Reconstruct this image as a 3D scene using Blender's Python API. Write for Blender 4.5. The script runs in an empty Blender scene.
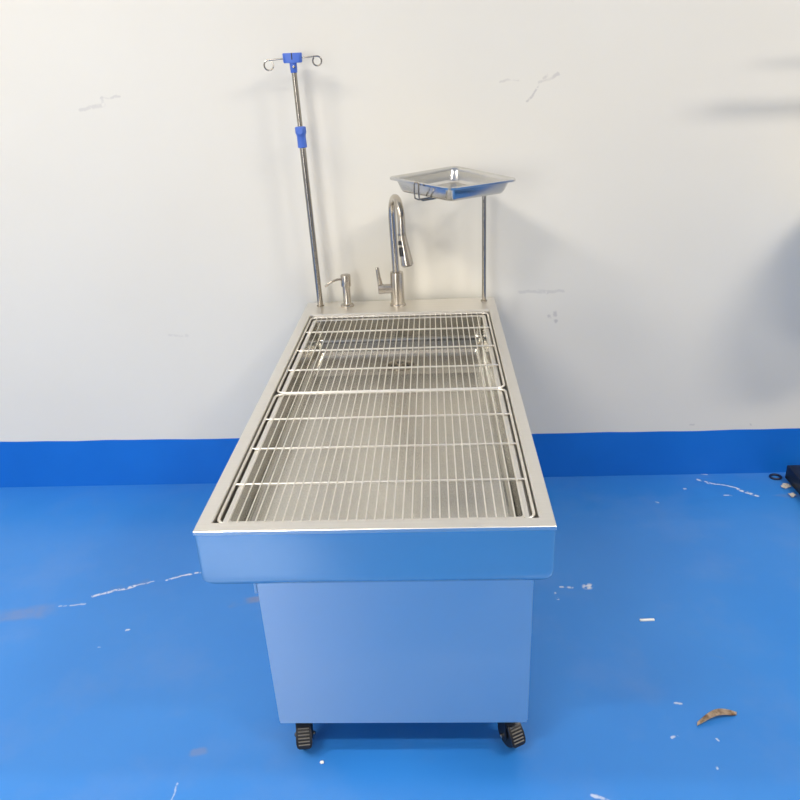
import bpy, bmesh, math, random
from mathutils import Vector, Matrix
random.seed(7)
C = bpy.context.scene.collection
PI = math.pi

# ------------------------------------------------------------------ materials
def lin(r, g, b):
    f = lambda c: (c/255/12.92) if c/255 <= .04045 else ((c/255+.055)/1.055)**2.4
    return (f(r), f(g), f(b), 1)

class NT:
    def __init__(s, name):
        s.m = bpy.data.materials.new(name); s.m.use_nodes = True
        s.t = s.m.node_tree; s.p = s.t.nodes['Principled BSDF']
    def n(s, kind, **kw):
        d = s.t.nodes.new('ShaderNode'+kind)
        for k, v in kw.items():
            if hasattr(d, k): setattr(d, k, v)
        return d
    def link(s, a, b): s.t.links.new(a, b)
    def put(s, sock, v):
        if hasattr(v, 'is_output'): s.link(v, sock)
        else: sock.default_value = v
    def math(s, op, a, b=0.0, c=None, clamp=False):
        d = s.n('Math', operation=op, use_clamp=clamp)
        s.put(d.inputs[0], a); s.put(d.inputs[1], b)
        if c is not None: s.put(d.inputs[2], c)
        return d.outputs[0]
    def vec(s, op, a, b=None, scale=None, out=0):
        d = s.n('VectorMath', operation=op)
        s.put(d.inputs[0], a)
        if b is not None: s.put(d.inputs[1], b)
        if scale is not None: s.put(d.inputs['Scale'], scale)
        return d.outputs[out]
    def noise(s, vecsock, scale, detail=3, rough=.5, color=False):
        d = s.n('TexNoise'); s.link(vecsock, d.inputs['Vector'])
        d.inputs['Scale'].default_value = scale; d.inputs['Detail'].default_value = detail
        d.inputs['Roughness'].default_value = rough
        return d.outputs['Color' if color else 'Fac']
    def ramp(s, fac, a, b):
        d = s.n('MapRange', clamp=True); s.put(d.inputs[0], fac)
        d.inputs[1].default_value = a; d.inputs[2].default_value = b
        return d.outputs[0]
    def mix(s, fac, a, b):
        d = s.n('Mix', data_type='RGBA'); s.put(d.inputs[0], fac)
        s.put(d.inputs[6], a); s.put(d.inputs[7], b)
        return d.outputs[2]
    def segments(s, pos, segs, brk, thr):
        """mask of thin strokes lying on a surface, broken up by noise"""
        tot = None
        for a, b, w, st in segs:
            a = Vector(a); b = Vector(b); ba = b-a
            pa = s.vec('SUBTRACT', pos, tuple(a))
            h = s.math('DIVIDE', s.vec('DOT_PRODUCT', pa, tuple(ba), out=1), ba.length_squared, clamp=True)
            d = s.vec('LENGTH', s.vec('SUBTRACT', pa, s.vec('SCALE', tuple(ba), scale=h)), out=1)
            m = s.math('MULTIPLY', s.ramp(d, w, w*.4), st)
            tot = m if tot is None else s.math('MAXIMUM', tot, m)
        return s.math('MULTIPLY', tot, s.ramp(brk, thr-.06, thr+.06))

def simple(name, col, rough=.5, metal=0.0, bump=0.0, bscale=200, spec=None, coat=0):
    k = NT(name); p = k.p
    p.inputs['Base Color'].default_value = col; p.inputs['Roughness'].default_value = rough
    p.inputs['Metallic'].default_value = metal
    if spec is not None: p.inputs['Specular IOR Level'].default_value = spec
    if coat: p.inputs['Coat Weight'].default_value = coat
    g = k.n('NewGeometry')
    nz = k.noise(g.outputs['Position'], bscale, 3)
    k.link(k.math('MULTIPLY_ADD', nz, .12, rough-.06), p.inputs['Roughness'])
    if bump:
        b = k.n('Bump'); b.inputs['Strength'].default_value = bump; b.inputs['Distance'].default_value = .001
        k.link(nz, b.inputs['Height']); k.link(b.outputs[0], p.inputs['Normal'])
    return k.m

def brushed(name, col, rough, stretch, amp=.10, bump=.06):
    """stainless steel with a fine grain stretched along one axis"""
    k = NT(name); p = k.p
    p.inputs['Metallic'].default_value = 1
    g = k.n('NewGeometry')
    mp = k.n('Mapping'); k.link(g.outputs['Position'], mp.inputs['Vector']); mp.inputs['Scale'].default_value = stretch
    nz = k.noise(mp.outputs[0], 1.0, 4, .6)
    blot = k.noise(g.outputs['Position'], 7, 2)
    k.link(k.math('ADD', k.math('MULTIPLY_ADD', nz, amp, rough-amp/2), k.math('MULTIPLY_ADD', blot, .08, -.04)), p.inputs['Roughness'])
    c2 = tuple(c*.88 for c in col[:3])+(1,)
    k.link(k.mix(nz, c2, col), p.inputs['Base Color'])
    b = k.n('Bump'); b.inputs['Strength'].default_value = bump; b.inputs['Distance'].default_value = .0006
    k.link(nz, b.inputs['Height']); k.link(b.outputs[0], p.inputs['Normal'])
    return k.m

STEEL = (.66, .64, .60, 1)
M = {}
M['flange'] = brushed('brushed_steel_basin', (.87, .845, .80, 1), .38, (3, 160, 160))
def grained(name, col, rough, aniso):
    k = NT(name); p = k.p; p.inputs['Metallic'].default_value = 1; p.inputs['Base Color'].default_value = col
    g = k.n('NewGeometry'); nz = k.noise(g.outputs['Position'], 5, 2)
    k.link(k.math('MULTIPLY_ADD', nz, .06, rough-.03), p.inputs['Roughness'])
    t = k.n('Tangent', direction_type='RADIAL', axis='Z'); k.link(t.outputs[0], p.inputs['Tangent'])
    p.inputs['Anisotropic'].default_value = aniso; p.inputs['Anisotropic Rotation'].default_value = .25
    return k.m
M['panel'] = grained('brushed_steel_panel', (.76, .77, .77, 1), .38, .40)
M['apron'] = grained('brushed_steel_apron', (.66, .69, .68, 1), .24, 0)
M['chrome'] = grained('polished_steel', (.36, .33, .285, 1), .24, .75)
M['nickel'] = grained('brushed_nickel', (.52, .475, .41, 1), .25, .7)
M['liner'] = brushed('satin_steel_basin', (.74, .72, .67, 1), .25, (3, 160, 160), .02, 0)
M['shaded_wall'] = brushed('shaded_steel_basin_wall', (.50, .485, .44, 1), .14, (3, 160, 160), .03, 0)  # inner-wall steel with its shade put into a darker base colour
M['pan'] = brushed('satin_steel', (.70, .69, .66, 1), .20, (60, 60, 60), .04, 0)
M['wire'] = simple('bright_wire_steel', (.90, .87, .81, 1), .36, 1)
M['blue_plastic'] = simple('blue_plastic', lin(72, 110, 200), .42, 0, .05, 400)
M['black_plastic'] = simple('black_plastic', (.012, .012, .014, 1), .38, 0, .2, 300)
M['grey_rubber'] = simple('grey_ribbed_plastic', (.16, .145, .12, 1), .42)
M['black_metal'] = simple('black_painted_steel', (.012, .011, .011, 1), .42)
M['dark_blue_rubber'] = simple('dark_rubber', (.004, .010, .045, 1), .5)
M['white_plastic'] = simple('white_plastic', (.85, .85, .83, 1), .5)
M['paper'] = simple('crumpled_paper', (.50, .46, .41, 1), .8, 0, .5, 90)
M['skirting'] = None
# tan curled scrap
k = NT('tan_bark'); g = k.n('NewGeometry'); nz = k.noise(g.outputs['Position'], 60, 3)
k.link(k.mix(k.ramp(nz, .35, .65), lin(140, 112, 90), lin(214, 194, 168)), k.p.inputs['Base Color']); k.p.inputs['Roughness'].default_value = .75
M['tan'] = k.m

# wall paint with a few scuffs
k = NT('white_wall_paint'); g = k.n('NewGeometry'); pos = g.outputs['Position']
base = k.mix(k.ramp(k.noise(pos, 1.3, 3), .3, .7), (.72, .695, .625, 1), (.735, .715, .65, 1))
warp = k.vec('ADD', pos, k.vec('SCALE', k.vec('SUBTRACT', k.noise(pos, 16, 4, color=True), (.5, .5, .5)), scale=.035))
brk = k.noise(pos, 45, 3)
Y = 1.702
sc = [((-1.17, Y, 1.612), (-1.08, Y, 1.622), .010, .45), ((-1.08, Y, 1.622), (-1.075, Y, 1.645), .006, .4), ((-1.08, Y, 1.643), (-1.01, Y, 1.645), .005, .5),
      ((.497, Y, 1.572), (.537, Y, 1.628), .006, .75), ((.53, Y, 1.628), (.60, Y, 1.66), .008, .6), ((.545, Y, 1.645), (.56, Y, 1.655), .008, .6),
      ((.39, Y, 1.643), (.46, Y, 1.647), .006, .45), ((.48, Y, .856), (.65, Y, .852), .010, .45), ((.56, Y, .862), (.59, Y, .85), .010, .5),
      ((.60, Y, .752), (.602, Y, .744), .010, .7), ((.624, Y, .765), (.625, Y, .755), .009, .7), ((.622, Y, .727), (.626, Y, .723), .010, .8),
      ((-.98, Y, .715), (-.90, Y, .713), .008, .3), ((1.474, Y, .2385), (1.476, Y, .2385), .006, 1), ((1.22, Y, .242), (1.24, Y, .241), .006, .5)]
msk = k.segments(warp, sc, brk, .40)
k.link(k.mix(k.math('MULTIPLY', msk, .75), base, (.42, .40, .40, 1)), k.p.inputs['Base Color'])
k.p.inputs['Roughness'].default_value = .55
b = k.n('Bump'); b.inputs['Strength'].default_value = .12; b.inputs['Distance'].default_value = .002
k.link(k.noise(pos, 6, 4), b.inputs['Height']); k.link(b.outputs[0], k.p.inputs['Normal'])
M['wall'] = k.m
M['far_wall'] = simple('grey_wall_paint', (.24, .215, .185, 1), .6)
M['ceiling'] = simple('white_ceiling_paint', (.82, .81, .79, 1), .7)

# painted skirting band
k = NT('blue_skirting_paint'); g = k.n('NewGeometry')
k.link(k.mix(k.ramp(k.noise(g.outputs['Position'], 3, 3), .3, .7), (.004, .135, .56, 1), (.006, .155, .61, 1)), k.p.inputs['Base Color'])
k.p.inputs['Roughness'].default_value = .38
M['skirting'] = k.m

# glossy blue floor paint with worn streaks, scratches and paint flecks
k = NT('blue_floor_paint'); g = k.n('NewGeometry'); pos = g.outputs['Position']
n1 = k.noise(pos, 1.1, 4, .55); n2 = k.noise(pos, 3.2, 5, .6)
base = k.mix(k.ramp(n1, .32, .68), (.024, .185, .575, 1), (.034, .21, .61, 1))
base = k.mix(k.math('MULTIPLY', k.ramp(n2, .50, .74), .36), base, (.11, .24, .56, 1))
warp = k.vec('ADD', pos, k.vec('SCALE', k.vec('SUBTRACT', k.noise(pos, 11, 4, color=True), (.5, .5, .5)), scale=.045))
flat = k.vec('MULTIPLY', warp, (1, 1, 0))
brk = k.noise(pos, 55, 3)
white = [((-1.128, .889, 0), (-.99, .953, 0), 0.0081, .9), ((-.99, .953, 0), (-.93, .975, 0), 0.0043, .6), ((-.885, .985, 0), (-.78, 1.02, 0), 0.0062, .9), ((-.78, 1.02, 0), (-.72, 1.02, 0), 0.0043, .7),
         ((1.265, 1.652, 0), (1.31, 1.62, 0), 0.0099, .9), ((1.31, 1.622, 0), (1.40, 1.565, 0), 0.0062, .9), ((1.40, 1.56, 0), (1.47, 1.508, 0), 0.0099, 1),
         ((.56, .915, 0), (.60, .913, 0), 0.0074, .8), ((.535, .88, 0), (.54, .85, 0), 0.0043, .7), ((.645, .912, 0), (.66, .912, 0), 0.0170, .95),
         ((.51, .07, 0), (.55, .045, 0), 0.0068, .7), ((-.935, .71, 0), (-.925, .71, 0), 0.0062, .9), ((-.995, .632, 0), (-.99, .632, 0), 0.0037, .6),
         ((.80, .367, 0), (.815, .362, 0), 0.0050, .7), ((.755, .25, 0), (.775, .255, 0), 0.0043, .7), ((.868, .25, 0), (.869, .243, 0), 0.0037, .7), ((.85, .15, 0), (.851, .145, 0), 0.0037, .7),
         ((1.27, 1.71, 0), (1.32, 1.69, 0), 0.0050, .7), ((1.18, 1.57, 0), (1.19, 1.57, 0), 0.0062, .7), ((1.34, 1.51, 0), (1.36, 1.51, 0), 0.0050, .7), ((1.03, 1.47, 0), (1.05, 1.47, 0), 0.0050, .6),
         ((-.57, .10, 0), (-.565, .03, 0), 0.0031, .5), ((-1.22, .838, 0), (-1.14, .85, 0), 0.0050, .5)]
tan = [((-1.46, .775, 0), (-1.2, .835, 0), 0.0450, .55), ((-.60, .838, 0), (-.50, .87, 0), 0.0250, .9), ((-.555, .203, 0), (-.535, .207, 0), 0.0180, .6), ((-1.06, .93, 0), (-.96, .975, 0), 0.0250, .5),
       ((1.48, 1.50, 0), (1.62, 1.50, 0), 0.0200, .7), ((.90, .62, 0), (1.0, .55, 0), 0.0031, .2)]
mt = k.segments(flat, tan, n2, .48)
mw = k.segments(flat, white, brk, .45)
col = k.mix(k.math('MULTIPLY', mt, .5), base, lin(138, 128, 130))
col = k.mix(k.math('MULTIPLY', mw, .85), col, lin(218, 220, 226))
k.link(col, k.p.inputs['Base Color'])
k.link(k.math('MULTIPLY_ADD', n2, .22, .22), k.p.inputs['Roughness'])
b = k.n('Bump'); b.inputs['Strength'].default_value = .10; b.inputs['Distance'].default_value = .004
k.link(k.noise(pos, 9, 3), b.inputs['Height']); k.link(b.outputs[0], k.p.inputs['Normal'])
M['floor'] = k.m

k = NT('lit_diffuser'); k.p.inputs['Base Color'].default_value = (.9, .9, .9, 1)
k.p.inputs['Emission Color'].default_value = (1, .97, .92, 1); k.p.inputs['Emission Strength'].default_value = 6
M['lamp'] = k.m
k = NT('added_glow_pane'); k.p.inputs['Base Color'].default_value = (.8, .85, .9, 1)
k.p.inputs['Emission Color'].default_value = (1, .98, .95, 1); k.p.inputs['Emission Strength'].default_value = 7.0
M['added_glow'] = k.m  # glow of the added panel that brightens the steel
M['lamp_housing'] = simple('white_lamp_housing', (.8, .8, .8, 1), .5)

# ------------------------------------------------------------------ mesh helpers
def obj(name, bm, mat, parent=None, smooth=35):
    me = bpy.data.meshes.new(name)
    bmesh.ops.recalc_face_normals(bm, faces=bm.faces[:])
    bm.to_mesh(me); bm.free()
    me.materials.append(mat)
    if smooth:
        me.polygons.foreach_set('use_smooth', [True]*len(me.polygons))
        me.set_sharp_from_angle(angle=math.radians(smooth))
    o = bpy.data.objects.new(name, me); C.objects.link(o)
    if parent is not None: o.parent = parent
    return o

def tag(o, label, cat, group=None):
    o['label'] = label; o['category'] = cat
    if group: o['group'] = group
    return o

def thing(name, label, cat, loc=(0, 0, 0), rz=0, group=None):
    o = bpy.data.objects.new(name, None); C.objects.link(o)
    o.empty_display_size = .05; o.location = loc; o.rotation_euler = (0, 0, rz)
    return tag(o, label, cat, group)

def struct(o): o['kind'] = 'structure'; return o
NEW = bmesh.new

def box(bm, x0, x1, y0, y1, z0, z1, bev=0.0, seg=2):
    r = bmesh.ops.create_cube(bm, size=1)
    vs = r['verts']
    for v in vs:
        v.co = Vector((x0+(v.co.x+.5)*(x1-x0), y0+(v.co.y+.5)*(y1-y0), z0+(v.co.z+.5)*(z1-z0)))
    if bev:
        es = {e for v in vs for e in v.link_edges}
        bmesh.ops.bevel(bm, geom=list(es), offset=bev, segments=seg, affect='EDGES', profile=.5)
    return bm

def loft(bm, loops, closed=True, cap0=False, cap1=False):
    rows = [[bm.verts.new(p) for p in L] for L in loops]
    n = len(rows[0])
    for a, b in zip(rows, rows[1:]):
        for i in range(n if closed else n-1):
            j = (i+1) % n
            bm.faces.new((a[i], a[j], b[j], b[i]))
    if cap0: bm.faces.new(rows[0][::-1])
    if cap1: bm.faces.new(rows[-1])
    return rows

def rr(x0, x1, y0, y1, r, z, n=6):
    r = max(r, 1e-4); pts = []
    for cx, cy, a0 in ((x1-r, y1-r, 0), (x0+r, y1-r, PI/2), (x0+r, y0+r, PI), (x1-r, y0+r, 1.5*PI)):
        for i in range(n+1):
            a = a0+PI/2*i/n
            pts.append((cx+r*math.cos(a), cy+r*math.sin(a), z))
    return pts

def tube(bm, pts, r, n=12, closed=False, caps=True):
    pts = [Vector(p) for p in pts]; m = len(pts)
    rad = r if isinstance(r, (list, tuple)) else [r]*m
    loops = []; up = None
    for i, p in enumerate(pts):
        if closed: t = pts[(i+1) % m]-pts[i-1]
        else: t = pts[min(i+1, m-1)]-pts[max(i-1, 0)]
        t.normalize()
        if up is None:
            up = t.orthogonal().normalized()
        else:
            up = (up-t*up.dot(t)).normalized()
        s = t.cross(up)
        loops.append([p+(up*math.cos(2*PI*j/n)+s*math.sin(2*PI*j/n))*rad[i] for j in range(n)])
    if closed: loops.append(loops[0])
    if closed:
        rows = [[bm.verts.new(q) for q in L] for L in loops[:-1]]
        # match twist on closing
        last, first = rows[-1], rows[0]
        k0 = min(range(n), key=lambda k: (last[0].co-first[k].co).length)
        for a, b in zip(rows, rows[1:]):
            for i in range(n): bm.faces.new((a[i], a[(i+1) % n], b[(i+1) % n], b[i]))
        for i in range(n): bm.faces.new((last[i], last[(i+1) % n], first[(i+1+k0) % n], first[(i+k0) % n]))
    else:
        loft(bm, loops, True, caps, caps)
    return bm

def lathe(bm, prof, c=(0, 0, 0), n=28, axis='z', cap=True):
    loops = []
    for r, h in prof:
        L = []
        for i in range(n):
            a = 2*PI*i/n; u, v = r*math.cos(a), r*math.sin(a)
            q = {'z': (u, v, h), 'x': (h, u, v), 'y': (u, h, v)}[axis]
            L.append(Vector(c)+Vector(q))
        loops.append(L)
    loft(bm, loops, True, cap, cap)
    return bm

def arc(c, r, a0, a1, n, u=(1, 0, 0), v=(0, 0, 1)):
    c, u, v = Vector(c), Vector(u), Vector(v)
    return [c+u*(r*math.cos(a0+(a1-a0)*i/n))+v*(r*math.sin(a0+(a1-a0)*i/n)) for i in range(n+1)]

# ------------------------------------------------------------------ room
X0, X1, Y0, Y1, ZC = -4.6, 5.2, -2.7, 1.702, 4.2
bm = box(NEW(), X0-.1, X1+.1, Y0-.1, Y1+.1, -.06, 0); struct(obj('floor', bm, M['floor'], smooth=0))
bm = box(NEW(), X0-.1, X1+.1, Y0-.1, Y1+.1, ZC, ZC+.08); struct(obj('ceiling', bm, M['ceiling'], smooth=0))
bm = box(NEW(), X0-.1, X1+.1, Y1, Y1+.1, 0, ZC); struct(obj('wall_back', bm, M['wall'], smooth=0))
bm = box(NEW(), X0-.1, X1+.1, Y0-.1, Y0, 0, ZC); struct(obj('wall_front', bm, M['far_wall'], smooth=0))
bm = box(NEW(), X0-.1, X0, Y0, Y1, 0, ZC); struct(obj('wall_left', bm, M['wall'], smooth=0))
bm = box(NEW(), X1, X1+.1, Y0, Y1, 0, ZC); struct(obj('wall_right', bm, M['wall'], smooth=0))
# painted skirting band on the back wall, its brushed-on top edge not quite level
bm = NEW(); edge = []
kx = [(X0, .238), (-1.83, .2336), (-1.28, .2294), (-.785, .2258), (.54, .2156), (1.1, .2140), (1.69, .2130), (X1, .210)]
N = 220
for i in range(N+1):
    x = X0+(X1-X0)*i/N
    for (a, za), (b_, zb) in zip(kx, kx[1:]):
        if a <= x <= b_: z = za+(zb-za)*(x-a)/(b_-a); break
    edge.append((x, z+.0011*math.sin(x*9.1)+.0007*math.sin(x*23+1)+random.uniform(-.0005, .0005)))
loft(bm, [[(x, Y1+.001, 0) for x, z in edge], [(x, Y1-.003, 0) for x, z in edge], [(x, Y1-.003, z) for x, z in edge], [(x, Y1+.001, z) for x, z in edge]], closed=False)
struct(obj('baseboard_back', bm, M['skirting'], smooth=0))
for nm, a in (('baseboard_left', (X0, X0+.003, Y0, Y1, 0, .235)), ('baseboard_right', (X1-.003, X1, Y0, Y1, 0, .21)), ('baseboard_front', (X0, X1, Y0, Y0+.003, 0, .22))):
    struct(obj(nm, box(NEW(), *a), M['skirting'], smooth=0))

# ceiling tube lights
def ceiling_light(x, y, power, lab, col=(1, .92, .80)):
    t = thing('ceiling_light', lab, 'ceiling light', (x, y, ZC), 0, 'ceiling lights of the room')
    obj('housing', box(NEW(), -.62, .62, -.16, .16, -.05, 0, .006), M['lamp_housing'], t)
    obj('diffuser', box(NEW(), -.59, .59, -.13, .13, -.056, -.0501), M['lamp'], t)
    L = bpy.data.lights.new('tube_lamp', 'AREA'); L.shape = 'RECTANGLE'; L.size = 1.18; L.size_y = .26
    L.energy = power; L.color = col
    lo = bpy.data.objects.new('tube_lamp', L); C.objects.link(lo); lo.location = (x, y, ZC-.062)
LIGHTS = [(-2.8, -.50, 84, 'long white ceiling light above and left of the steel table'),
          (3.1, -.60, 98, 'long white ceiling light above the right end of the back wall'),
          (-1.7, -1.75, 74, 'long white ceiling light behind the camera on the left'),
          (2.4, -1.75, 56, 'long white ceiling light behind the camera on the right')]
for a in LIGHTS: ceiling_light(*a)

# unseen glowing panel behind the camera, added to lighten the steel reflections
wf = struct(obj('added_glow_panel_1', box(NEW(), -2.3, -.9, Y0+.002, Y0+.012, .95, 2.3), M['added_glow'], smooth=0))
bm = NEW()
for a in ((-2.36, -2.3, .89, 2.36), (-.9, -.84, .89, 2.36), (-2.3, -.9, .89, .95), (-2.3, -.9, 2.3, 2.36), (-1.62, -1.58, .95, 2.3)):
    box(bm, a[0], a[1], Y0+.001, Y0+.04, a[2], a[3])
obj('glow_panel_frame', bm, M['lamp_housing'], wf)

# ------------------------------------------------------------------ the steel table
W2, L_, H = .3735, 1.652, .85
table = thing('wash_table', 'stainless steel veterinary wash table with deep basin on a cabinet with black casters', 'table')
# inner basin and top flange
IX0, IX1, IY0, IY1 = -.3415, .3425, .034, 1.486
bm = NEW()
LX0, LX1, LY0, LY1 = -.3275, .3275, .048, 1.470
ZL, ZF = .8355, .748
SX0, SX1, SY0, SY1 = -.285, .289, 1.13, 1.362
loops = [rr(-W2, W2, 0, L_, .002, H-.009), rr(-W2, W2, 0, L_, .002, H-.0015), rr(-W2+.0015, W2-.0015, .0015, L_-.0015, .002, H),
         rr(IX0-.002, IX1+.002, IY0-.002, IY1+.002, .004, H), rr(IX0, IX1, IY0, IY1, .004, H-.002), rr(IX0, IX1, IY0, IY1, .004, .775),
         rr(LX0, LX1, LY0, LY1, .012, .774)]
loft(bm, loops)
obj('top_flange', bm, M['flange'], table, 30)
bm = NEW(); w_ = .0145
loops = [rr(LX0, LX1, LY0, LY1, .012, .774), rr(LX0, LX1, LY0, LY1, .012, ZL-.0015), rr(LX0+.0015, LX1-.0015, LY0+.0015, LY1-.0015, .012, ZL),
         rr(LX0+w_-.002, LX1-w_+.002, LY0+w_-.002, LY1-w_+.002, .010, ZL), rr(LX0+w_, LX1-w_, LY0+w_, LY1-w_, .010, ZL-.002)]
loft(bm, loops)
obj('basin_rim', bm, M['flange'], table, 30)
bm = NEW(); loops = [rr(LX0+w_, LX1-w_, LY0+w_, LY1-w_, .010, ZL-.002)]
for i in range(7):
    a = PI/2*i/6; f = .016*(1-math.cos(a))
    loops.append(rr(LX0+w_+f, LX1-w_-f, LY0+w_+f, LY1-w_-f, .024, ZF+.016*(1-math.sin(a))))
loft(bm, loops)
obj('basin_wall', bm, M['shaded_wall'], table, 40)
bm = NEW(); loops = [rr(LX0+w_+.016, LX1-w_-.016, LY0+w_+.016, LY1-w_-.016, .024, ZF)]
loops += [rr(SX0-.006, SX1+.006, SY0-.006, SY1+.006, .009, ZF-.008), rr(SX0-.002, SX1+.002, SY0-.002, SY1+.002, .006, ZF-.009),
          rr(SX0+.003, SX1-.003, SY0+.003, SY1-.003, .006, ZF-.020)]
rows = loft(bm, loops)
cv = bm.verts.new((.007, 1.25, ZF-.0245)); lr = rows[-1]
for i in range(len(lr)): bm.faces.new((lr[i], lr[(i+1) % len(lr)], cv))
obj('basin_floor', bm, M['liner'], table, 30)
# outer shell with rolled lower edge
bm = NEW(); e = .001; ZA = .698; R = .038
loops = [rr(-W2+e+.012, W2-e-.012, e+.012, L_-e-.012, .006, H-.004), rr(-W2+e, W2-e, e, L_-e, .007, H-.004)]
loops.append(rr(-W2+e, W2-e, e, L_-e, .007, ZA+R))
for i in range(1, 9):
    a = PI/2*i/8; f = R*(1-math.cos(a))
    loops.append(rr(-W2+e+f, W2-e-f, e+f, L_-e-f, .007+f*.8, ZA+R*(1-math.sin(a))))
loft(bm, loops, cap1=True)
obj('apron', bm, M['apron'], table, 30)
# drain strainer
bm = lathe(NEW(), [(.052, -.002), (.052, .0015), (.046, .0035), (.040, .001), (.012, -.0015), (.010, .004), (.004, .006)], (.007, 1.25, ZF-.0215))
dr = obj('drain_strainer', bm, M['chrome'], table)
bm = NEW()
for i in range(10):
    a = 2*PI*i/10
    lathe(bm, [(.0045, 0), (.0045, .0012)], (.007+.028*math.cos(a), 1.25+.028*math.sin(a), ZF-.0212), 10)
obj('strainer_holes', bm, M['black_plastic'], dr)
# cabinet, slightly narrower at its foot
CB = (-.3025, .3550); CT = (-.3150, .3590); CY0, CY1, CZ0, CZ1 = .1925, 1.575, .120, .720
def quad_prism(bm, y0, y1, z0, z1, inset=0.0):
    f = lambda z: ((CB[0]+(CT[0]-CB[0])*(z-.12)/.6)+inset, (CB[1]+(CT[1]-CB[1])*(z-.12)/.6)-inset)
    lp = []
    for z in (z0, z1):
        a, b = f(z); lp.append([(a, y0, z), (b, y0, z), (b, y1, z), (a, y1, z)])
    loft(bm, lp, True, True, True)
    bmesh.ops.bevel(bm, geom=bm.edges[:], offset=.0012, segments=2, affect='EDGES')
    return bm
cab = obj('cabinet', quad_prism(NEW(), CY0, CY1, CZ0+.004, CZ1), M['panel'], table)
obj('front_panel', quad_prism(NEW(), CY0-.0025, CY0+.001, CZ0, CZ1-.002, .0022), M['panel'], cab)
obj('hinge', box(NEW(), -.3195, -.3125, CY0-.001, CY0+.02, .545, .715, .001), M['panel'], cab)

# casters
def caster(x, y, rz):
    """plate and fork as the caster, with wheel, brake pedal and axle as its own parts; the fork trails towards local -y"""
    T = Matrix.Translation((x, y, 0)) @ Matrix.Rotation(rz, 4, 'Z')
    def fin(nm, bm, mat, par):
        bmesh.ops.transform(bm, matrix=T, verts=bm.verts[:]); return obj(nm, bm, mat, par)
    bm = box(NEW(), -.026, .026, -.026, .026, .1155, .120, .001)
    lathe(bm, [(.017, .1155), (.020, .110), (.020, .104), (.016, .1)], (0, 0, 0), 20)
    for s in (-1, 1):
        prof = [(-.022, .104), (.020, .104), (.016, .085), (-.006, .034), (-.016, .026), (-.030, .028), (-.036, .038), (-.034, .075)]
        lp = []
        for xx in (s*.0175, s*.0215): lp.append([(xx, yy, zz) for yy, zz in prof])
        loft(bm, lp, True, True, True)
    box(bm, -.0215, .0215, -.030, .020, .096, .104, .002)
    f = fin('caster', bm, M['black_plastic'], table)
    w = NEW()
    lathe(w, [(.022, -.0145), (.034, -.0145), (.0375, -.011), (.038, 0), (.0375, .011), (.034, .0145), (.022, .0145)], (0, -.020, .038), 30, 'x')
    fin('wheel', w, M['black_plastic'], f)
    for s in (-1, 1):
        fin('axle_bolt', lathe(NEW(), [(.0062, 0), (.0062, s*.006), (.003, s*.008)], (s*.0212, -.020, .038), 12, 'x'), M['chrome'], f)
    bm = NEW(); lp = []
    for yy, zz, hw in ((-.024, .092, .016), (-.042, .084, .020), (-.058, .066, .0215), (-.066, .050, .0215), (-.070, .040, .019), (-.071, .036, .014)):
        lp.append([(-hw, yy, zz), (hw, yy, zz), (hw, yy+.007, zz-.004), (-hw, yy+.007, zz-.004)])
    loft(bm, lp, True, True, True)
    pd = fin('brake_pedal', bm, M['black_plastic'], f)
    bm = NEW()
    for q, (yy, zz) in enumerate(((-.045, .083), (-.0505, .0775), (-.056, .0712), (-.0605, .0633), (-.0645, .0555), (-.068, .0475))):
        tube(bm, [(-.015, yy, zz), (.015, yy, zz)], .0019, 8)
    fin('pedal_ribs', bm, M['grey_rubber'], f)
caster(-.250, .252, .12); caster(.302, .252, .50); caster(-.240, 1.515, .1); caster(.300, 1.515, -.3)

# ------------------------------------------------------------------ wire grates
def grate(name, label, y0, y1, bars, x0=-.3355, x1=.3355):
    t = thing(name, label, 'grate', (0, (y0+y1)/2, ZL), 0, 'wire grates over the basin')
    oy = (y0+y1)/2
    def o(nm, bm, mat=M['wire']):
        bmesh.ops.translate(bm, vec=(0, -oy, -ZL), verts=bm.verts[:]); return obj(nm, bm, mat, t, 60)
    z = ZL+.0042
    tp = [(x, y, z) for x, y, _ in rr(x0, x1, y0, y1, .024, 0, 6)]
    o('frame', tube(NEW(), tp, .0038, 10, closed=True))
    for yb in bars:
        o('crossbar', tube(NEW(), [(x0+.001, yb, z-.0010), (x1-.001, yb, z-.0010)], .0031, 8))
    bm = NEW(); n = 33
    for i in range(n):
        x = -.311+.625*i/(n-1)
        tube(bm, [(x, y0+.001, z+.0036), (x, y1-.001, z+.0036)], .0017, 6)
    o('wire_grid', bm)
    return t
grate('wire_grate', 'front steel wire grate, nearest the table edge, over the basin', .0425, .7395, (.568, .392, .213))
grate('wire_grate', 'rear steel wire grate below the tap and dispenser, over the drain', .7475, 1.479, (1.310, 1.115, .935))

# ------------------------------------------------------------------ tap
fx, fy = -.007, 1.584
t = thing('faucet', 'brushed steel gooseneck tap with pull-down spray head on the rear deck', 'faucet', (fx, fy, H))
bm = lathe(NEW(), [(.031, 0), (.031, .005), (.029, .0075), (.0262, .009), (.0258, .125), (.0248, .129), (.0245, .132), (.015, .132)])
obj('body', bm, M['nickel'], t)
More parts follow.
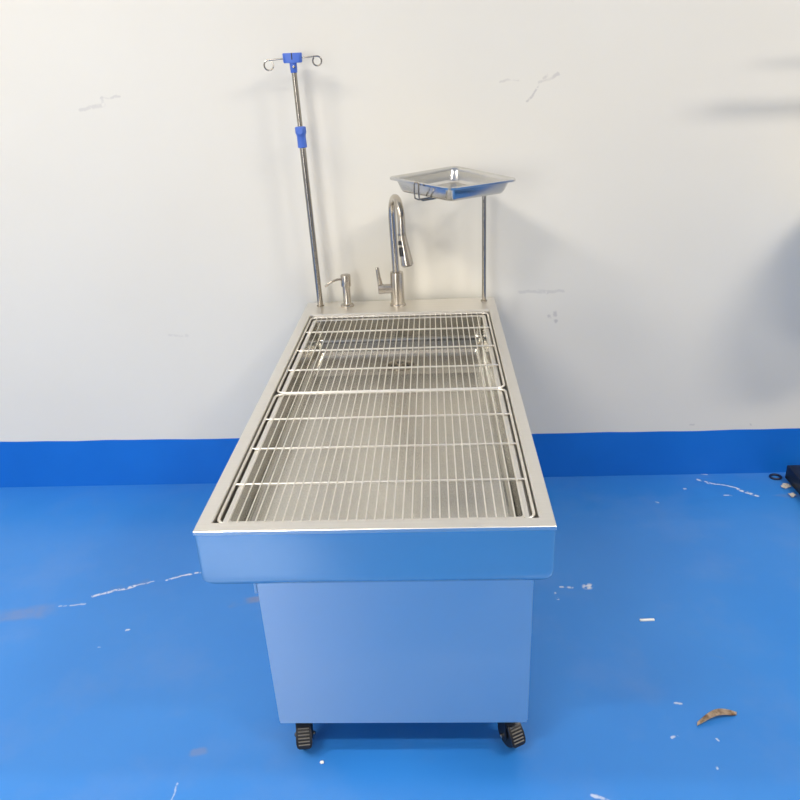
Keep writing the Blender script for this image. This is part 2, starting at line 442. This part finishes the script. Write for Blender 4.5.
# neck plane leans a little to the right of the viewer
ux = Vector((.27, -1, 0)).normalized()
base = Vector((-.002, 0, .128)); top = Vector((-.008, 0, .345)); Rn = .078
path = [base, base.lerp(top, .5), top]+arc(top+ux*Rn, Rn, PI, 0.10, 18, ux, (0, 0, 1))[1:]
end = path[-1]; dn = (path[-1]-path[-2]).normalized()
path.append(end+Vector((0, -.002, -.048)))
obj('gooseneck', tube(NEW(), path, .0138, 18), M['nickel'], t)
hp = path[-1]; hd = Vector((.15, -.10, -1)).normalized()
bm = NEW(); loft_pts = [hp+hd*s for s in (0, .004, .03, .065, .100, .108, .112)]
tube(bm, loft_pts, [.0140, .0152, .0168, .0195, .0225, .0225, .018], 20)
sh = obj('spray_head', bm, M['nickel'], t)
bm = NEW(); tube(bm, [hp+hd*-.006, hp+hd*.001], .0150, 18)
obj('spray_collar', bm, M['chrome'], sh)
bm = NEW(); side = Vector((-.72, -.70, 0))
for s0, s1, r_ in ((.020, .034, .0085), (.042, .074, .0105)):
    tube(bm, [hp+hd*s0+side*.012, hp+hd*s1+side*.0155], r_, 12)
obj('spray_button', bm, M['black_plastic'], sh)
bm = NEW(); tube(bm, [hp+hd*.1115, hp+hd*.1135], .0165, 18); obj('nozzle', bm, M['black_plastic'], sh)
bm = lathe(NEW(), [(.0185, -.020), (.0185, -.050), (.0170, -.0505), (.0170, -.0525), (.0195, -.053), (.0195, -.074), (.018, -.0755)], (.002, 0, .0665), 24, 'x')
lv = obj('lever_barrel', bm, M['nickel'], t)
bm = NEW(); lp = []
for z, x, hw, th in ((.076, -.064, .008, .005), (.092, -.0665, .0075, .004), (.115, -.0705, .0075, .0035), (.142, -.0735, .0075, .0032), (.150, -.0742, .006, .003), (.153, -.0745, .003, .002)):
    lp.append([(x+2.3*th*math.cos(a), hw*math.sin(a), z) for a in [2*PI*i/12 for i in range(12)]])
loft(bm, lp, True, True, True); obj('lever', bm, M['nickel'], lv)

# ------------------------------------------------------------------ soap dispenser
t = thing('soap_dispenser', 'short brushed steel soap pump with curved spout, between drip pole and tap', 'soap dispenser', (-.207, 1.594, H))
bm = lathe(NEW(), [(.027, 0), (.027, .004), (.024, .007), (.0165, .009), (.0150, .012), (.0150, .082), (.0135, .084)])
obj('body', bm, M['nickel'], t)
bm = lathe(NEW(), [(.012, .080), (.0192, .0805), (.0195, .083), (.0195, .122), (.018, .1255), (.012, .127), (.003, .1272)])
obj('pump_head', bm, M['nickel'], t)
pt = [Vector((-.014, -.002, .108)), Vector((-.032, -.006, .108)), Vector((-.050, -.010, .103)), Vector((-.066, -.013, .095)), Vector((-.080, -.016, .084))]
obj('spout', tube(NEW(), pt, [.0052, .005, .0046, .0042, .0038], 10), M['nickel'], t)

# ------------------------------------------------------------------ drip pole
B0 = Vector((-.3160, 1.606, H)); TP = Vector((-.3400, 1.606, 1.763))
t = thing('drip_pole', 'tall thin steel drip pole with blue clamp and two hooks at its top', 'drip pole', tuple(B0))
ax = (TP-B0); Ln = ax.length; ax.normalize()
q = lambda s: ax*s
z2s = lambda z: (z-H)/ax.z
obj('lower_pole', tube(NEW(), [q(0), q(z2s(1.46))], .0112, 18), M['chrome'], t)
obj('upper_pole', tube(NEW(), [q(z2s(1.44)), q(z2s(1.742))], .0092, 16), M['chrome'], t)
bm = lathe(NEW(), [(.0125, 0), (.0150, .0004), (.0150, .0018), (.0125, .0026), (.0115, .0028)]); obj('base_ring', bm, M['chrome'], t)
s = z2s(1.4505); c = NEW()
tube(c, [q(s+d) for d in (0, .002, .040, .046, .052, .068, .072, .074)], [.0150, .0170, .0162, .0175, .0200, .0200, .0185, .010], 20)
cl = obj('clamp', c, M['blue_plastic'], t)
bm = NEW(); p = q(s+.058); tube(bm, [p+Vector((0, -.016, 0)), p+Vector((0, -.030, 0)), p+Vector((0, -.032, 0))], [.010, .0125, .010], 16)
obj('clamp_knob', bm, M['blue_plastic'], cl)
bm = NEW(); s = z2s(1.703)
tube(bm, [q(s), q(s+.002), q(s+.034), q(s+.037)], [.0105, .0120, .0130, .012], 18)
hb = q(z2s(1.7515))
lp = []
for hw, dz in ((.030, -.0165), (.033, -.014), (.034, .013), (.0325, .0155)):
    lp.append([(hb.x+x, hb.y+y, hb.z+dz) for x, y, _ in rr(-hw, hw, -.015, .015, .012, 0, 4)])
loft(bm, lp, True, True, True)
obj('hook_hub', bm, M['blue_plastic'], t)
obj('hub_slot', box(NEW(), hb.x-.0018, hb.x+.0018, hb.y-.0162, hb.y-.0130, hb.z-.006, hb.z+.0156, .0005), M['black_plastic'], t)
obj('hub_screw', lathe(NEW(), [(.005, 0), (.005, -.003), (.003, -.004)], (hb.x+.004, hb.y-.0125, hb.z-.030), 12, 'y'), M['chrome'], t)
for sx, drop, rr_ in ((-1, -.004, .0165), (1, .002, .0155)):
    a = hb+Vector((sx*.026, 0, -.001)); e_ = hb+Vector((sx*(.080 if sx < 0 else .080), 0, drop))
    cc = e_+Vector((sx*.006, 0, -rr_))
    pts = [a, a.lerp(e_, .5)]+arc(cc, rr_, PI/2+(.2 if sx > 0 else -.2), PI/2-sx*1.75*PI, 22)
    obj('hook', tube(NEW(), pts, .0027, 8), M['chrome'], t)

# ------------------------------------------------------------------ tray stand and tray
PX, PY = .330, 1.603
t = thing('tray_stand', 'slim steel post with wire holder at the right rear corner of the table', 'stand', (PX, PY, H))
obj('post', tube(NEW(), [(0, 0, 0), (0, 0, .452)], .0080, 16), M['chrome'], t)
bm = lathe(NEW(), [(.0085, 0), (.013, .0005), (.013, .004), (.009, .0052), (.0073, .0055)]); obj('post_ring', bm, M['chrome'], t)
# tray frame: local axes along the tray's sides
CT_ = Vector((.2135, 1.400, 1.3525))
e1 = Vector((.2145, .218, .002)).normalized()          # towards the back-right
cL, cB, cR, cF = Vector((-.018, 1.405, 1.361)), Vector((.2235, 1.62, 1.3645)), Vector((.435, 1.392, 1.3405)), Vector((.194, 1.185, 1.3465))
def bil(u, v):                                          # u: left->front side, v: front-left -> back-right
    return (cL*(1-u)*(1-v)+cF*u*(1-v)+cR*u*v+cB*(1-u)*v)
nrm = (cF-cL).cross(cB-cL).normalized()
if nrm.z < 0: nrm = -nrm
def traypt(x, y, d):
    return bil(x, y)-nrm*d
DB = .052
off = Vector((PX, PY, H))
bm = NEW()
def TL(x, y, d): return traypt(x, y, d)-off
# wire loop under the pan, with one clip rising over the front-left rim
wl = [TL(.30, .26, DB+.0045), TL(.70, .26, DB+.0045), TL(.70, .88, DB+.0045), TL(.30, .88, DB+.0045)]
ring = []
for i in range(4):
    a, b_, c_ = wl[i-1], wl[i], wl[(i+1) % 4]
    d1 = (a-b_).normalized()*.02; d2 = (c_-b_).normalized()*.02
    for j in range(6):
        tt = j/5; ring.append((b_+d1)*(1-tt)**2+b_*2*tt*(1-tt)+(b_+d2)*tt**2)
obj('wire_holder', tube(NEW(), ring, .0036, 10, closed=True), M['chrome'], t)
bm = NEW()
for (u0, u1) in ((.50, .57),):
    pts = [TL(u0, .26, DB+.0045), TL(u0, .02, DB+.0045), TL(u0, -.028, DB-.002), TL(u0, -.037, .03), TL(u0, -.037, .005), TL(u0+.012, -.035, -.0025),
           TL(u1-.012, -.035, -.0025), TL(u1, -.037, .005), TL(u1, -.037, .03), TL(u1, -.028, DB-.002), TL(u1, .02, DB+.0045), TL(u1, .26, DB+.0045)]
    tube(bm, pts, .0028, 8)
obj('clip', bm, M['chrome'], t)
arm_end = TL(.50, .88, DB+.0065)
bm = tube(NEW(), [Vector((0, 0, .446)), Vector((0, 0, .446)).lerp(arm_end, .5), arm_end, TL(.50, .26, DB+.0065)], .0042, 10)
obj('arm', bm, M['chrome'], t)

# pan itself
tr = thing('instrument_tray', 'shallow square steel tray turned cornerwise on its slim post', 'tray', tuple(traypt(.5, .5, DB)))
tb = traypt(.5, .5, DB)
bm = NEW(); loops = []
S = .31                                                 # nominal side, used to turn millimetres into u,v
def trl(inset, r, d):
    k = inset/S
    return [traypt(x, y, d)-tb for x, y, _ in rr(k, 1-k, k, 1-k, max(r, .001)/S, 0, 7)]
for ins, r, d in ((.004, .022, .0085), (.0005, .026, .007), (0, .026, .001), (.002, .025, -.0008), (.014, .022, 0), (.0165, .021, .002), (.021, .021, .014), (.029, .021, .038), (.035, .02, .046), (.044, .018, .0488), (.07, .014, .0492)):
    loops.append(trl(ins, r, d))
inner_n = len(loops)
rows = loft(bm, loops)
ctr = bm.verts.new((0, 0, .0022))
for i in range(len(rows[-1])): bm.faces.new((rows[-1][i], rows[-1][(i+1) % len(rows[-1])], ctr))
# outer side and underside
loops = [trl(.004, .022, .0085), trl(.0145, .022, .0030), trl(.0190, .022, .016), trl(.027, .022, .040), trl(.033, .02, .0485), trl(.044, .018, DB), trl(.07, .014, DB)]
rows = loft(bm, loops, cap1=True)
bmesh.ops.remove_doubles(bm, verts=bm.verts[:], dist=.0002)
obj('pan', bm, M['pan'], tr, 40)

# ------------------------------------------------------------------ right edge: black footed dryer stand, mostly out of frame
t = thing('equipment_stand', 'black box-section foot of a stand beside the wall at the right edge', 'stand', (1.70, 1.3, 0))
def tt(nm, bm, mat, par=None):
    bmesh.ops.translate(bm, vec=(-1.70, -1.3, 0), verts=bm.verts[:]); return obj(nm, bm, mat, par or t)
tt('foot', box(NEW(), 1.630, 1.712, .70, 1.640, .008, .070, .003), M['black_metal'])
tt('cross_beam', box(NEW(), 1.716, 2.35, 1.31, 1.39, .012, .068, .003), M['black_metal'])
tt('foot', box(NEW(), 2.351, 2.431, .70, 1.640, .008, .070, .003), M['black_metal'])
for x in (1.675, 2.391):
    for y in (.78, 1.56):
        bm = lathe(NEW(), [(.010, .008), (.010, .006), (.024, .005), (.026, 0)], (x, y, 0), 18)
        tt('levelling_foot', bm, M['chrome'])
tt('column', tube(NEW(), [(2.06, 1.35, .068), (2.06, 1.35, 1.91)], .022, 20), M['black_metal'])
tt('arm', tube(NEW(), [(2.42, 1.35, 1.90), (2.06, 1.35, 1.905), (1.42, 1.35, 1.915)], .016, 14), M['black_metal'])
bm = lathe(NEW(), [(.05, -.16), (.16, -.14), (.22, -.08), (.24, .0), (.22, .08), (.16, .14), (.05, .16)], (1.79, 1.42, 1.17), 32, 'y')
tt('round_housing', bm, M['white_plastic'])

# ------------------------------------------------------------------ small things on the floor
bm = NEW(); tube(bm, arc((0, 0, 0), .022, 0, 2*PI*23/24, 23, (1, 0, 0), (0, .92, 0)), .0048, 10, closed=True)
o = obj('rubber_ring', bm, M['dark_blue_rubber']); o.location = (1.598, 1.655, .0048)
tag(o, 'small dark rubber ring lying on the blue floor beside the black foot', 'ring')
bm = box(NEW(), -.0240, .0240, -.0042, .0042, 0, .0055, .0012)
o = obj('plastic_stick', bm, M['white_plastic']); o.location = (.812, .731, 0); o.rotation_euler = (0, 0, .04)
tag(o, 'short white plastic stick lying on the blue floor right of the table', 'stick')
bm = NEW(); lp = []
for i in range(13):
    u = i/12; x = -.062+.124*u; y = .008*math.sin(u*1.3*PI-.7)+.022*u-.012
    w = .0085*math.sin(PI*min(1, .12+u*.9))**.6+.0015+.004*u; zc = .0012+.010*math.sin(PI*u)
    row = []
    for j in range(7):
        v = j/6*2-1; row.append((x+.003*v, y+w*v, zc+.005*v*v*(1-.4*u)+.0006*math.sin(9*u+3*v)))
    lp.append(row)
loft(bm, lp, closed=False)
bmesh.ops.solidify(bm, geom=bm.faces[:], thickness=-.0014)
o = obj('bark_scrap', bm, M['tan']); o.location = (.897, .3155, .0002); o.rotation_euler = (0, 0, .10)
tag(o, 'curled tan and brown scrap lying on the blue floor at lower right', 'scrap')
def crumb(x, y, r, nm, mat, lab, cat, grp=None, flat=.6, jag=.28):
    bm = NEW(); bmesh.ops.create_icosphere(bm, subdivisions=2, radius=r)
    for v in bm.verts: v.co *= random.uniform(1-jag, 1+jag*.6)
    for v in bm.verts: v.co.z *= flat
    z = -min(v.co.z for v in bm.verts)
    o = obj(nm, bm, mat, smooth=20); o.location = (x, y, z); tag(o, lab, cat, grp)
crumb(-.196, .168, .0055, 'plaster_crumb', M['white_plastic'], 'tiny white crumb on the floor just right of the left front caster', 'crumb')
for x, y, r, lab in ((1.607, 1.575, .017, 'larger crumpled whitish scrap beside the black foot'), (1.60, 1.50, .014, 'smaller pale scrap in front of the larger scrap beside the black foot')):
    crumb(x, y, r, 'paper_scrap', M['paper'], lab, 'scrap', 'paper scraps by the black foot', .35, .75)

# ------------------------------------------------------------------ camera
f, cx, cy, cz, pi_, ya, ro = 770.0, .13916, -1.33097, 1.7184, .41193, -.05326, -.04556
c, s = math.cos, math.sin
fw = Vector((c(pi_)*s(ya), c(pi_)*c(ya), -s(pi_))); rt = Vector((c(ya), -s(ya), 0)); up = rt.cross(fw)
r2 = rt*c(ro)+up*s(ro); u2 = -rt*s(ro)+up*c(ro)
cam = bpy.data.cameras.new('camera'); co = bpy.data.objects.new('camera', cam); C.objects.link(co)
mw_ = Matrix((r2, u2, -fw)).transposed().to_4x4(); mw_.translation = (cx, cy, cz)
co.matrix_world = mw_
cam.sensor_width = 36; cam.lens = f/800*36; cam.clip_start = .02
sc_ = bpy.context.scene; sc_.camera = co

w = bpy.data.worlds.new('room_air'); sc_.world = w; w.use_nodes = True
w.node_tree.nodes['Background'].inputs[0].default_value = (.6, .65, .7, 1); w.node_tree.nodes['Background'].inputs[1].default_value = .05
sc_.cycles.sample_clamp_indirect = 4
vs = sc_.view_settings
vs.view_transform = 'Standard'; vs.look = 'None'; vs.gamma = 1; vs.use_curve_mapping = False
vs.exposure = 0.04
